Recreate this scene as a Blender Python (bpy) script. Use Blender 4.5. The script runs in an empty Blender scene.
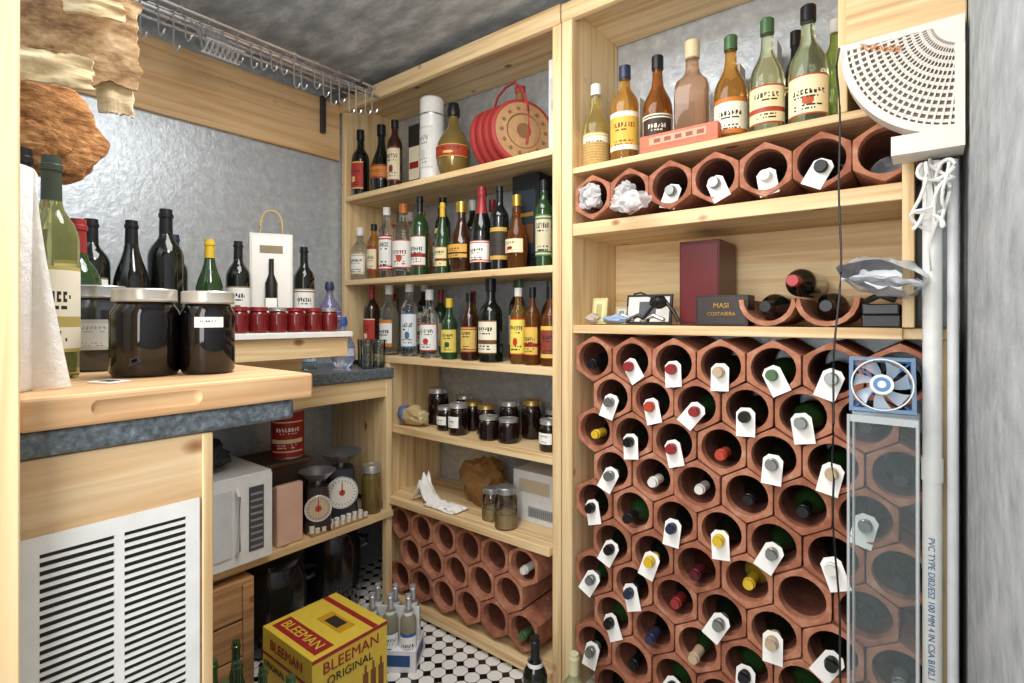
import bpy, bmesh, math, random
from mathutils import Matrix, Vector, noise
random.seed(7)
EYE=1.25
R_=math.radians
# ------------------------------------------------------------ materials
def lin(h):
    h=h.lstrip('#'); c=[int(h[i:i+2],16)/255 for i in (0,2,4)]
    return tuple(x/12.92 if x<=.04045 else ((x+.055)/1.055)**2.4 for x in c)+(1,)
_m={}
def M(hexc,rough=.5,metal=0,trans=0,coat=0,ior=1.45,var=.12,scale=30,name=None):
    key=(hexc,rough,metal,trans,coat,name,ior)
    if key in _m: return _m[key]
    m=bpy.data.materials.new(name or 'mat_'+hexc.strip('#')); m.use_nodes=True
    nt=m.node_tree; b=nt.nodes['Principled BSDF']
    c=lin(hexc); b.inputs['Base Color'].default_value=c
    b.inputs['Roughness'].default_value=rough; b.inputs['Metallic'].default_value=metal
    b.inputs['Transmission Weight'].default_value=trans; b.inputs['IOR'].default_value=ior
    b.inputs['Coat Weight'].default_value=coat; b.inputs['Coat Roughness'].default_value=.05
    if var and not trans:
        tc=nt.nodes.new('ShaderNodeTexCoord'); n=nt.nodes.new('ShaderNodeTexNoise'); n.inputs['Scale'].default_value=scale
        n.inputs['Detail'].default_value=4
        mx=nt.nodes.new('ShaderNodeMix'); mx.data_type='RGBA'
        mx.inputs[6].default_value=tuple(x*(1-var) for x in c[:3])+(1,)
        mx.inputs[7].default_value=tuple(min(1,x*(1+var)) for x in c[:3])+(1,)
        nt.links.new(tc.outputs['Object'],n.inputs['Vector']); nt.links.new(n.outputs['Fac'],mx.inputs[0])
        nt.links.new(mx.outputs[2],b.inputs['Base Color'])
    _m[key]=m; return m
def ramp(nt,stops):
    r=nt.nodes.new('ShaderNodeValToRGB'); e=r.color_ramp.elements
    while len(e)<len(stops): e.new(.5)
    for i,(p,c) in enumerate(stops): e[i].position=p; e[i].color=lin(c)
    return r
def wood(name,axis,light='#ecd2a2',mid='#dfbe8c',dark='#c69e6c',rough=.6,knots=True):
    m=bpy.data.materials.new(name); m.use_nodes=True; nt=m.node_tree; L=nt.links; b=nt.nodes['Principled BSDF']
    tc=nt.nodes.new('ShaderNodeTexCoord'); mp=nt.nodes.new('ShaderNodeMapping')
    s=[22,22,22]; s[axis]=1.0; mp.inputs['Scale'].default_value=s
    L.new(tc.outputs['Object'],mp.inputs['Vector'])
    n=nt.nodes.new('ShaderNodeTexNoise'); n.inputs['Scale'].default_value=1.6; n.inputs['Detail'].default_value=6; n.inputs['Distortion'].default_value=.7
    L.new(mp.outputs[0],n.inputs['Vector'])
    r=ramp(nt,[(.28,dark),(.46,mid),(.6,light),(.8,mid)]); L.new(n.outputs['Fac'],r.inputs[0])
    col=r.outputs[0]
    if knots:
        mp2=nt.nodes.new('ShaderNodeMapping'); s2=[7,7,7]; s2[axis]=4.2; mp2.inputs['Scale'].default_value=s2
        L.new(tc.outputs['Object'],mp2.inputs['Vector'])
        v=nt.nodes.new('ShaderNodeTexVoronoi'); v.inputs['Scale'].default_value=1; L.new(mp2.outputs[0],v.inputs['Vector'])
        k=nt.nodes.new('ShaderNodeMapRange'); k.inputs[1].default_value=.05; k.inputs[2].default_value=.10; k.inputs[3].default_value=.9; k.inputs[4].default_value=0
        L.new(v.outputs['Distance'],k.inputs[0])
        mx=nt.nodes.new('ShaderNodeMix'); mx.data_type='RGBA'; mx.inputs[7].default_value=lin('#8a5630')
        L.new(k.outputs[0],mx.inputs[0]); L.new(col,mx.inputs[6]); col=mx.outputs[2]
    L.new(col,b.inputs['Base Color']); b.inputs['Roughness'].default_value=rough
    bp=nt.nodes.new('ShaderNodeBump'); bp.inputs['Strength'].default_value=.12; bp.inputs['Distance'].default_value=.01
    L.new(n.outputs['Fac'],bp.inputs['Height']); L.new(bp.outputs[0],b.inputs['Normal'])
    return m
WX=wood('pine_x',0); WY=wood('pine_y',1); WZ=wood('pine_z',2)
WB=wood('pine_board',1,'#dcb98a','#cfa674','#b78b5a')
BLK=wood('butcher_block',1,'#e0b98c','#d4a97a','#bf8c5e',.4,False)
def mottled(name,stops,scale,rough,metal=0,stretch=(1,1,1),bump=.2,detail=8):
    m=bpy.data.materials.new(name); m.use_nodes=True; nt=m.node_tree; L=nt.links; b=nt.nodes['Principled BSDF']
    tc=nt.nodes.new('ShaderNodeTexCoord'); mp=nt.nodes.new('ShaderNodeMapping'); mp.inputs['Scale'].default_value=stretch
    L.new(tc.outputs['Object'],mp.inputs['Vector'])
    n=nt.nodes.new('ShaderNodeTexNoise'); n.inputs['Scale'].default_value=scale; n.inputs['Detail'].default_value=detail; n.inputs['Roughness'].default_value=.65
    L.new(mp.outputs[0],n.inputs['Vector']); r=ramp(nt,stops); L.new(n.outputs['Fac'],r.inputs[0])
    L.new(r.outputs[0],b.inputs['Base Color']); b.inputs['Roughness'].default_value=rough; b.inputs['Metallic'].default_value=metal
    bp=nt.nodes.new('ShaderNodeBump'); bp.inputs['Strength'].default_value=bump; bp.inputs['Distance'].default_value=.01
    L.new(n.outputs['Fac'],bp.inputs['Height']); L.new(bp.outputs[0],b.inputs['Normal'])
    return m
PANEL=mottled('galvanised_panel',[(.3,'#b0b8bf'),(.5,'#bfc6cc'),(.62,'#cbd2d6'),(.75,'#dadfe2')],32,.32,.42,(1,1,1),.3)
CEIL=mottled('ceiling_metal',[(.3,'#85898c'),(.47,'#9da1a3'),(.57,'#b3b6b8'),(.72,'#d0d2d3')],7,.5,.0,(1,2.4,1),.2)
CONC=mottled('concrete',[(.3,'#858c90'),(.45,'#9fa6aa'),(.58,'#b0b6b9'),(.75,'#c6cbce')],16,.7,0,(1,.6,1),.4)
SLAB=mottled('laminate_stone',[(.35,'#3f454a'),(.48,'#5a6268'),(.58,'#6d757b'),(.7,'#949ca0')],110,.35,0,(1,1,1),.03)
TERRA=[mottled('terracotta_%d'%i,s,26,.9,0,(1,1,1),.3) for i,s in enumerate([
 [(.25,'#8a523c'),(.48,'#a86b50'),(.6,'#b67c61'),(.74,'#d0a48e')],[(.25,'#7f4935'),(.48,'#9c6046'),(.6,'#ab7157'),(.74,'#c5957d')],[(.25,'#965c44'),(.48,'#b47659'),(.6,'#c0876b'),(.74,'#dab09a')]])]
TERRA_SHADE=mottled('terracotta_inside_shade',[(.3,'#5c3223'),(.55,'#76432f'),(.75,'#8c5640')],26,.95,0,(1,1,1),.3)  # darker copy of the clay: shade inside the tubes put into the colour
def floor_mat():
    m=bpy.data.materials.new('octagon_dot_tile'); m.use_nodes=True; nt=m.node_tree; L=nt.links; b=nt.nodes['Principled BSDF']
    tc=nt.nodes.new('ShaderNodeTexCoord'); sp=nt.nodes.new('ShaderNodeSeparateXYZ'); L.new(tc.outputs['Object'],sp.inputs[0])
    def mt(op,a,b_=None):
        n=nt.nodes.new('ShaderNodeMath'); n.operation=op
        for i,x in enumerate((a,b_)):
            if x is None: continue
            if isinstance(x,(int,float)): n.inputs[i].default_value=x
            else: L.new(x,n.inputs[i])
        return n.outputs[0]
    def f(o): return mt('ABSOLUTE',mt('SUBTRACT',mt('FRACT',mt('MULTIPLY',mt('ADD',o,10),18)),.5))
    a=f(sp.outputs[0]); c=f(sp.outputs[1])
    dot=mt('GREATER_THAN',mt('ADD',a,c),.66); gr=mt('GREATER_THAN',mt('MAXIMUM',a,c),.465)
    k=mt('MAXIMUM',dot,mt('MULTIPLY',gr,.8))
    mx=nt.nodes.new('ShaderNodeMix'); mx.data_type='RGBA'; mx.inputs[6].default_value=lin('#eeece8'); mx.inputs[7].default_value=lin('#101010')
    L.new(k,mx.inputs[0]); L.new(mx.outputs[2],b.inputs['Base Color']); b.inputs['Roughness'].default_value=.25
    return m
FLOOR=floor_mat()
def clear_mat(name,col,fac,rough=.05,gc='#dfe8ec'):
    m=bpy.data.materials.new(name); m.use_nodes=True; nt=m.node_tree; nt.nodes.clear()
    o=nt.nodes.new('ShaderNodeOutputMaterial'); mx=nt.nodes.new('ShaderNodeMixShader'); t=nt.nodes.new('ShaderNodeBsdfTransparent'); t.inputs[0].default_value=lin(col)
    g=nt.nodes.new('ShaderNodeBsdfPrincipled'); g.inputs['Base Color'].default_value=lin(gc); g.inputs['Roughness'].default_value=rough
    mx.inputs[0].default_value=fac; nt.links.new(t.outputs[0],mx.inputs[1]); nt.links.new(g.outputs[0],mx.inputs[2]); nt.links.new(mx.outputs[0],o.inputs[0])
    return m
def thin_glass(name,col,haze=.02,k=.6,rough=.03):
    m=bpy.data.materials.new(name); m.use_nodes=True; nt=m.node_tree; nt.nodes.clear()
    o=nt.nodes.new('ShaderNodeOutputMaterial'); mx=nt.nodes.new('ShaderNodeMixShader'); t=nt.nodes.new('ShaderNodeBsdfTransparent'); t.inputs[0].default_value=lin(col)
    g=nt.nodes.new('ShaderNodeBsdfGlossy'); g.inputs[1].default_value=rough
    f=nt.nodes.new('ShaderNodeFresnel'); f.inputs[0].default_value=1.3
    a=nt.nodes.new('ShaderNodeMath'); a.operation='MULTIPLY_ADD'; a.inputs[1].default_value=k; a.inputs[2].default_value=haze
    nt.links.new(f.outputs[0],a.inputs[0]); nt.links.new(a.outputs[0],mx.inputs[0])
    nt.links.new(t.outputs[0],mx.inputs[1]); nt.links.new(g.outputs[0],mx.inputs[2]); nt.links.new(mx.outputs[0],o.inputs[0])
    return m
ACRYL=clear_mat('acrylic','#fafcfc',.035); ACEDGE=clear_mat('acrylic_edge','#f0f4f5',.5,.1,'#eef2f4'); BLUEACR=clear_mat('blue_acrylic','#c4dcf2',.35,.1,'#b8d4f0'); PLASTIC=clear_mat('clear_film','#f8f8f8',.5,.25,'#f4f4f4')
ACGLASS=thin_glass('thin_glass','#f4f8f6',.07,1.2)
CHROME=M('#dcdcde',.25,.9); STEEL=M('#b0b2b6',.35,.8); GOLD=M('#c9a24a',.3,.8); WHITE=M('#ecebe6',.5); PAPER=M('#f6f4ee',.8,var=.03)
BLACK=M('#141414',.4); DKGLASS=M('#0f140f',.06,coat=.4); GRGLASS=M('#23401f',.06,coat=.5); BRGLASS=M('#33190b',.06,coat=.5)
CLEAR=M('#f2f8f8',.02,trans=.97,ior=1.33); AMBER=M('#dda858',.03,trans=.88,ior=1.33); PALE=M('#e9d890',.03,trans=.9,ior=1.33); DAMBER=M('#a8662f',.03,trans=.8,ior=1.33); PEACH=M('#d0a888',.03,trans=.8,ior=1.33); GREENT=M('#a8b860',.03,trans=.85,ior=1.33); CLGREEN=M('#eaf0c8',.03,trans=.94,ior=1.33); BEIGE=M('#e6dfd4',.45)
INK=M('#2b2622',.6)
# ------------------------------------------------------------ mesh builder
class MB:
    def __init__(s): s.v=[];s.f=[];s.m=[];s.mats=[]
    def mi(s,mat):
        if mat not in s.mats: s.mats.append(mat)
        return s.mats.index(mat)
    def add(s,vs,fs,mat,T=None):
        o=len(s.v)
        for p in vs: s.v.append(tuple(T@Vector(p)) if T else tuple(p))
        for i,f in enumerate(fs):
            s.f.append([o+k for k in f]); s.m.append(s.mi(mat[i] if isinstance(mat,list) else mat))
    def box(s,x0,x1,y0,y1,z0,z1,mat,T=None):
        vs=[(x,y,z) for x in (x0,x1) for y in (y0,y1) for z in (z0,z1)]
        s.add(vs,[(0,1,3,2),(4,6,7,5),(0,4,5,1),(2,3,7,6),(0,2,6,4),(1,5,7,3)],mat,T)
    def lathe(s,prof,seg=20,T=None,caps=True):
        vs=[];fs=[];ms=[]
        for (r,z,mt,n) in prof:
            for k in range(seg):
                th=2*math.pi*k/seg; c,si=math.cos(th),math.sin(th)
                rr=r if n==2 else r/((abs(c)**n+abs(si)**n)**(1/n))
                vs.append((rr*c,rr*si,z))
        for i in range(len(prof)-1):
            for k in range(seg):
                a=i*seg+k;b=i*seg+(k+1)%seg
                fs.append((a,b,b+seg,a+seg)); ms.append(prof[i][2])
        if caps:
            fs.append(tuple(range(seg))[::-1]); ms.append(prof[0][2])
            o=(len(prof)-1)*seg; fs.append(tuple(range(o,o+seg))); ms.append(prof[-1][2])
        s.add(vs,fs,ms,T)
    def cyl(s,r,z0,z1,mat,seg=20,T=None,r2=None):
        s.lathe([(r,z0,mat,2),(r2 or r,z1,mat,2)],seg,T)
    def tube(s,pts,r,mat,seg=7):
        pts=[Vector(p) for p in pts]; vs=[];fs=[]
        for i,p in enumerate(pts):
            d=(pts[min(i+1,len(pts)-1)]-pts[max(i-1,0)]).normalized()
            u=d.cross(Vector((0,0,1)))
            if u.length<.05: u=d.cross(Vector((0,1,0)))
            u.normalize(); w=d.cross(u)
            for k in range(seg):
                a=2*math.pi*k/seg; vs.append(p+u*math.cos(a)*r+w*math.sin(a)*r)
        for i in range(len(pts)-1):
            for k in range(seg):
                a=i*seg+k;b=i*seg+(k+1)%seg; fs.append((a,b,b+seg,a+seg))
        fs.append(tuple(range(seg))[::-1]); o=(len(pts)-1)*seg; fs.append(tuple(range(o,o+seg)))
        s.add(vs,fs,mat)
    def label(s,R,n,z0,z1,bg,ink,acc,half=75,seed=0,cols=34,rows=24,off=.0012,center=-90):
        rnd=random.Random(seed); vs=[];fs=[];ms=[]
        for j in range(rows+1):
            for i in range(cols+1):
                th=R_(center-half+2*half*i/cols); c,si=math.cos(th),math.sin(th)
                rr=R if n==2 else R/((abs(c)**n+abs(si)**n)**(1/n)); rr+=off
                vs.append((rr*c,rr*si,z0+(z1-z0)*j/rows))
        sty=rnd.randrange(4); tw=rnd.randint(8,13); c2=cols/2
        title=[[rnd.random()<.72 for _ in range(cols)] for _ in range(4)]
        tj=rnd.choice([12,14,16])
        for j in range(rows):
            for i in range(cols):
                a=j*(cols+1)+i; fs.append((a,a+1,a+cols+2,a+cols+1)); m=bg
                d=abs(i+.5-c2)
                if j in (0,rows-1): m=acc
                elif tj<=j<tj+3 and d<tw and i%3!=2 and title[j-tj][i]: m=ink
                elif j in (3,5,tj-2) and d<tw-2 and rnd.random()<.55: m=ink
                elif sty==0 and (j in (1,2) or j>rows-4): m=acc
                elif sty==1 and (i+.5-c2)**2/9+(j-8)**2/5<1.6: m=acc
                elif sty==2 and (i in (1,cols-2) or j in (2,rows-3)): m=acc
                elif sty==3 and 7<=j<=9: m=acc
                ms.append(m)
        s.add(vs,fs,ms)
    def blob(s,c,sc,mat,amp=.2,freq=3,sub=3,seed=0,flatz=None):
        bm=bmesh.new(); bmesh.ops.create_icosphere(bm,subdivisions=sub,radius=1)
        vs=[]
        for v in bm.verts:
            p=v.co.normalized(); d=1+amp*noise.noise(p*freq+Vector((seed*3.1,seed,0)))+amp*.4*noise.noise(p*freq*2.3+Vector((seed,5,0)))
            q=[p[i]*d*sc[i]+c[i] for i in range(3)]
            if flatz is not None: q[2]=max(q[2],flatz)
            vs.append(tuple(q))
        s.add(vs,[tuple(v.index for v in f.verts) for f in bm.faces],mat); bm.free()
    def sheet(s,fn,mat,N=22):
        vs=[fn(i/(N-1),j/(N-1)) for i in range(N) for j in range(N)]; fs=[]
        for i in range(N-1):
            for j in range(N-1): q=i*N+j; fs.append((q,q+1,q+N+1,q+N))
        s.add(vs,fs,mat)
def finish(mb,name,loc=(0,0,0),rot=(0,0,0),bevel=0,parent=None,smooth=35):
    me=bpy.data.meshes.new(name); me.from_pydata(mb.v,[],mb.f)
    for m in mb.mats: me.materials.append(m)
    me.polygons.foreach_set('material_index',mb.m)
    if smooth:
        me.polygons.foreach_set('use_smooth',[True]*len(mb.f)); me.set_sharp_from_angle(angle=R_(smooth))
    me.update()
    o=bpy.data.objects.new(name,me); bpy.context.collection.objects.link(o)
    o.location=loc; o.rotation_euler=rot
    if bevel:
        b=o.modifiers.new('bevel','BEVEL'); b.width=bevel; b.segments=2; b.limit_method='ANGLE'; b.angle_limit=R_(50)
    if parent: o.parent=parent
    return o
def text(s,loc,rot,size,mat,parent,ext=.0006,name='printed_text'):
    cu=bpy.data.curves.new(name,'FONT'); cu.body=s; cu.size=size; cu.extrude=ext; cu.align_x='CENTER'; cu.align_y='CENTER'
    cu.materials.append(mat); o=bpy.data.objects.new(name,cu); bpy.context.collection.objects.link(o); o.location=loc; o.rotation_euler=rot
    o.parent=parent; return o
# ------------------------------------------------------------ bottles
K={
'bordeaux':[(.88,0),(1,.012),(1,.60),(.985,.635),(.93,.665),(.80,.70),(.6,.735),(.44,.765),(.38,.80),('c',.80),(.36,.93),(.42,.935),(.42,.96),(.37,.965),(.36,1)],
'burgundy':[(.88,0),(1,.012),(1,.42),(.96,.49),(.82,.57),(.62,.65),(.45,.73),(.37,.80),('c',.80),(.34,.93),(.40,.935),(.40,.96),(.35,.965),(.34,1)],
'champagne':[(.85,0),(1,.015),(1,.40),(.96,.48),(.8,.58),(.58,.68),('c',.68),(.42,.76),(.36,.88),(.44,.9),(.44,.94),(.38,.95),(.40,1)],
'spirit':[(.9,0),(1,.012),(1,.57),(.985,.605),(.92,.645),(.75,.69),(.52,.735),(.40,.77),(.36,.86),('c',.865),(.42,.87),(.42,1)],
'whiskey':[(.92,0),(1,.012),(1,.54),(.985,.58),(.9,.625),(.7,.67),(.48,.71),(.4,.75),(.38,.84),('c',.845),(.44,.85),(.44,1)],
'slim':[(.9,0),(1,.01),(1,.64),(.96,.68),(.8,.725),(.58,.765),(.45,.80),(.42,.88),('c',.885),(.5,.89),(.5,1)],
'cognac':[(.72,0),(.8,.02),(1,.25),(.98,.38),(.75,.52),(.45,.64),(.34,.74),(.33,.84),('c',.845),(.42,.85),(.42,1)],
'tequila':[(.9,0),(1,.02),(1,.44),(.97,.51),(.86,.57),(.64,.63),(.44,.69),(.36,.76),(.33,.86),('c',.87),(.40,.87),(.40,.99),(.34,1)],
'decanter':[(.6,0),(.75,.03),(.97,.18),(1,.32),(.93,.46),(.7,.58),(.4,.66),(.28,.72),(.27,.82),('c',.825),(.36,.83),(.4,.9),(.3,1)],
}
LZ={'bordeaux':(.12,.50),'burgundy':(.1,.38),'champagne':(.1,.36),'spirit':(.12,.5),'whiskey':(.1,.5),'slim':(.12,.6),'cognac':(.2,.40),'tequila':(.08,.4),'decanter':(.24,.40)}
def bottle_mb(kind,H,R,glass,cap,lab=None,n=2,seed=0,seg=20,neckband=None):
    mb=MB(); pr=[]; cm=glass
    for (r,z) in K[kind]:
        if r=='c': cm=cap; pr.append((pr[-1][0],z*H,cap,pr[-1][3])); continue
        nn=n if z<=LZ[kind][1]+.14 else 2
        pr.append((r*R,z*H,cm,nn))
    mb.lathe(pr,seg)
    if lab:
        z0,z1=LZ[kind]; bg,ink,acc=lab
        mb.label(R,n,z0*H,z1*H,bg,ink,acc,half=70 if n==2 else 42,seed=seed)
    if neckband:
        zz=.72 if kind in('bordeaux','burgundy') else .78
        rr=max(p[0] for p in pr if zz*H-.001<=p[1])*1.05
        mb.lathe([(rr,zz*H,neckband,2),(rr*.97,(zz+.05)*H,neckband,2)],seg,caps=False)
    return mb
cnt=[0]
rb=random.Random(21)
def bottle(name,kind,x,y,z,H,R,glass,cap,lab=None,n=2,rot=None,neckband=None):
    cnt[0]+=1
    if rot is None: rot=rb.uniform(-5,32) if n==2 else 12
    return finish(bottle_mb(kind,H,R,glass,cap,lab,n,cnt[0],24,neckband),name,(x,y,z),(0,0,R_(rot)))
def L(bg,acc,ink='#2b2622'): return (M(bg,.6,var=.04),M(ink,.6),M(acc,.5))
def jar(name,x,y,z,H,R,content,lid,lidr=.9,lab=None,rot=0,seg=28):
    mb=MB(); c=content
    mb.lathe([(R*.9,0,c,2),(R,.05*H,c,2),(R,.70*H,c,2),(R*.97,.75*H,c,2),(R*.88,.80*H,c,2),(R*.82,.845*H,c,2)],seg)
    mb.lathe([(R*lidr,.85*H,lid,2),(R*lidr*1.02,.87*H,lid,2),(R*lidr,.88*H,lid,2),(R*lidr,.985*H,lid,2),(R*lidr*.95,H,lid,2),(R*lidr*.8,H,lid,2),(R*lidr*.78,.99*H,lid,2)],seg)
    if lab: mb.label(R,2,.25*H,.6*H,*lab,half=45,seed=int(x*1000)%97)
    return finish(mb,name,(x,y,z),(0,0,R_(rot)))
XL=-2.25; XR=.062; YB=1.82; CE=1.10; FL=-1.25
# ------------------------------------------------------------ room shell
def shell(name,*b,mat):
    mb=MB(); mb.box(*b,mat); return finish(mb,name,smooth=0)
shell('floor',XL-.1,XR+.1,-1.2,YB+.1,FL-.05,FL,mat=FLOOR)
shell('ceiling',XL-.1,XR+.1,-1.2,YB+.1,CE,CE+.05,mat=CEIL)
shell('wall_back',XL,XR,YB,YB+.1,FL,CE,mat=PANEL)
shell('wall_left',XL-.1,XL,.0,YB+.1,FL,CE,mat=PANEL)
shell('wall_right',XR,XR+.1,-1.2,YB+.1,FL,CE,mat=CONC)
shell('wall_front',XL-.1,-.80,-.02,.05,FL,CE,mat=PANEL)
mb=MB(); mb.box(-.80,-.722,-.03,.113,FL,CE,WZ); finish(mb,'trim_1',bevel=.002)
mb=MB(); mb.box(XL,XL+.02,.1,1.49,.755,1.03,WB); finish(mb,'trim_2',bevel=.003)
# ------------------------------------------------------------ centre shelving unit
mb=MB(); F=1.50
x0,x1=-2.2,-1.005
mb.box(x0-.03,x0,F,YB-.005,-.17,1.04,WZ)
mb.box(x1,x1+.035,F-.005,YB-.005,FL,1.03,WZ)
mb.box(x0-.03,x1+.035,F-.012,YB-.005,1.03,1.05,WX)
mb.box(x0-.03,x1+.035,F-.012,F+.01,.985,1.03,WX)
mb.box(-1.905,-1.88,F-.005,YB-.005,FL,-.2,WZ)
mb.box(x0,x1,F-.003,YB-.005,.555,.58,WX)
mb.box(x0,x1,F-.003,YB-.005,.155,.18,WX)
mb.box(x0,x1,F+.003,YB-.005,-.198,-.17,WX)
mb.box(-1.88,x1,F-.003,YB-.005,-.5,-.47,WX)
mb.box(-1.88,x1,F-.025,YB-.005,-.805,-.775,WX)
mb.box(-1.88,x1,F-.02,YB-.005,-1.235,-1.20,WX)
finish(mb,'wooden_shelving_unit',bevel=.002)
# ------------------------------------------------------------ right unit
mb=MB(); a,b=-.925,-.05
mb.box(a-.04,a,F-.008,YB-.005,FL,1.02,WZ)
mb.box(b,b+.023,F-.005,YB-.005,-.022,.47,WZ)
mb.box(.018,.040,F+.01,YB-.005,FL,-.05,WZ)
mb.box(-.175,-.155,F-.005,YB-.005,.495,CE-.005,WZ)
mb.box(a-.04,-.17,F-.012,YB-.005,1.02,1.045,WX)
mb.box(a-.04,-.17,F-.012,F+.01,.985,1.02,WX)
mb.box(a,XR-.005,F-.003,YB-.005,.475,.495,WX)
mb.box(a,b+.001,F-.003,YB-.005,.27,.31,WX)
mb.box(a,.04,F+.012,YB-.005,-.049,-.024,WX); mb.box(a,b+.001,F-.003,F+.011,-.05,-.023,WX)
mb.box(a,b,YB-.02,YB-.006,-.023,.27,WX)
finish(mb,'wine_rack_shelving_unit',bevel=.002)
mb=MB(); mb.box(-.153,XR-.002,F-.06,YB-.01,.612,CE-.002,WX); finish(mb,'trim_3',bevel=.003)
# ------------------------------------------------------------ terracotta tubes
A=.0648; P=.133; RS=P*.866
def tile(mb,x,z,y0,y1,mat,a=A,hole=.054):
    N=24; vs=[]
    def hr(th): 
        d=math.degrees(th)+30; d=d%60-30; return min(a/math.cos(R_(d)),a*1.135)
    for y in (y0,y1):
        for k in range(N):
            th=2*math.pi*k/N; r=hr(th); vs.append((x+r*math.cos(th),y,z+r*math.sin(th)))
        for k in range(N):
            th=2*math.pi*k/N; vs.append((x+hole*math.cos(th),y,z+hole*math.sin(th)))
    for k in range(N):
        th=2*math.pi*k/N; vs.append((x+hole*math.cos(th),y0+.03,z+hole*math.sin(th)))
    fs=[];ms=[]
    for k in range(N):
        n=(k+1)%N
        fs.append((k,n,N+n,N+k)); ms.append(mat)
        fs.append((2*N+k,3*N+k,3*N+n,2*N+n)); ms.append(mat)
        fs.append((k,2*N+k,2*N+n,n)); ms.append(mat)
        fs.append((N+k,N+n,4*N+n,4*N+k)); ms.append(mat)
        fs.append((4*N+k,4*N+n,3*N+n,3*N+k)); ms.append(TERRA_SHADE)
    mb.add(vs,fs,ms)
rack=MB(); slots={}
for r in range(10):
    n=7 if r%2==0 else 6
    for c in range(n):
        x=(-.852 if r%2==0 else -.7855)+P*c
        z=-.132-RS*r*.998; j=random.uniform(-.007,.007)
        tile(rack,x,z,F+.006+j,F+.285+j,random.choice(TERRA)); slots[(r,c)]=(x,z)
finish(rack,'terracotta_wine_tiles',bevel=.0015)
rack=MB()
upx=[-.852+P*i*.965 for i in range(7)]
for i,x in enumerate(upx): tile(rack,x,.388,F-.004,F+.27,random.choice(TERRA),a=.0635,hole=.053)
finish(rack,'terracotta_wine_tiles',bevel=.0015)
rack=MB()
for r in range(3):
    for c in range(7):
        x=-1.80+P*c+(0 if r%2==0 else -P/2)
        if x-A<-1.879: continue
        if x+A>-1.006: continue
        tile(rack,x,-.883-RS*r,F+.0,F+.28,random.choice(TERRA))
finish(rack,'terracotta_wine_tiles',bevel=.0015)
def tagged(x,z,cap,tag,y=F-.03,ang=0,kind='bordeaux',glass=DKGLASS,ny=0):
    b=bottle_mb(kind,.30,.0375,glass,cap,None,2,0,16)
    if tag:
        t=R_(-90+ang); d=Vector((math.cos(t),math.sin(t),0)); s=Vector((-d.y,d.x,0)); zc=.30-.028
        w=.024; tilt=.012
        pts=[]
        for (u,v) in [(-.022,-.5),(-.022,.5),(-.010,1),(.052,1),(.052,-1),(-.010,-1)]:
            p=d*u+s*(v*w); p.z=zc+tilt*(u/.05); pts.append(p)
        pts2=[p+Vector((0,0,.0012)) for p in pts]
        fs=[(0,1,2,3,4,5),(11,10,9,8,7,6)]+[(i,(i+1)%6,6+(i+1)%6,6+i) for i in range(6)]
        b.add(pts+pts2,fs,PAPER)
    finish(b,'wine_bottle',(x,y+.30,z-.0155),(R_(90),0,0))
CR=M('#9c3434',.35,.2); CK=M('#1b1c1e',.35,.2); CG=M('#8c8f8c',.3,.6); CW=M('#e4e2da',.4); CY=M('#dcb830',.4); CO=M('#b8452f',.4); CGR=M('#4a6b45',.35,.2); CT=M('#c0a98c',.4); CBU=M('#5a1f2a',.35,.2); CN=M('#28304a',.35)
rows=[
 [(CK,0),(CR,1),(CR,1),(CT,1),(CGR,1),(CG,1),(CK,0)],
 [(CG,1),(CO,1),(CR,1),(CK,1),(CG,1),(CK,0)],
 [(CY,0),(CK,1),(CR,1),(CO,0),(CG,1),(CT,1),(CK,0)],
 [(CG,1),(CW,0),(CW,0),(CK,0),(CK,0),(CG,1)],
 [(CK,1),(CK,0),(CN,1),(CY,1),(CG,1),(CW,1),(CK,0)],
 [(CK,1),(CY,1),(CBU,0),(CY,0),None,(CK,0)],
 [(CG,1),(CN,1),(CR,0),(CG,1),(CT,1),(CK,1),(CG,0)],
 [(CK,1),(CN,0),(CT,0),(CK,1),(CG,1),(CK,0)],
 [(CG,1),(CK,0),(CK,1),(CBU,1),(CK,1),(CK,1),(CK,0)],
 [(CN,1),(CG,1),(CR,0),(CK,1),(CG,1),(CK,0)]]
YG=M('#a8902c',.1,coat=.5)
for r,row in enumerate(rows):
    for c,it in enumerate(row):
        if it is None or (r,c) not in slots: continue
        x,z=slots[(r,c)]; 
        g=random.choice([DKGLASS,DKGLASS,GRGLASS])
        if (r,c)==(5,3): g=YG
        if it[0] is CBU and not it[1]: g=BRGLASS
        yy=F-.03+random.uniform(-.01,.04)*(0 if it[1] else 1.4)
        if x>-.15: yy=max(yy,F-.012)
        tagged(x,z,it[0],it[1],yy,random.uniform(-38,38),random.choice(['bordeaux','bordeaux','burgundy']),g)
for i,(cap,tg) in enumerate([(CW,0),(CW,1),(CG,1),(CG,1),(CW,1),(CK,1)]):
    tagged(upx[i],.388,cap,tg,F-.025+random.uniform(0,.02),random.uniform(-30,30))
tagged(-1.80+P*5,-.883,CW,0,F-.0); tagged(-1.80+P*5,-.883-2*RS,CGR,0,F-.01)
mb=MB()
def crump(cx_,cy_,cz_,w,h,k,tw=.012):
    mb.sheet(lambda u,v:(cx_+(u-.5)*w*(1-.35*(v-.5)**2*4*.6)+.010*noise.noise(Vector((u*4,v*4,k))),cy_-.020*math.sin(math.pi*u)*math.sin(math.pi*v)-tw*abs(noise.noise(Vector((u*4,v*4,k+2))))*2,cz_+(v-.5)*h*(.75+.25*math.sin(math.pi*u))+.010*noise.noise(Vector((u*4+9,v*4,k)))),PLASTIC,30)
crump(-.85,F-.018,.388,.08,.08,1); crump(-.70,F-.040,.345,.13,.06,4,.02); crump(-.72,F-.034,.365,.07,.095,8,.015)
finish(mb,'plastic_bag')
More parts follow.
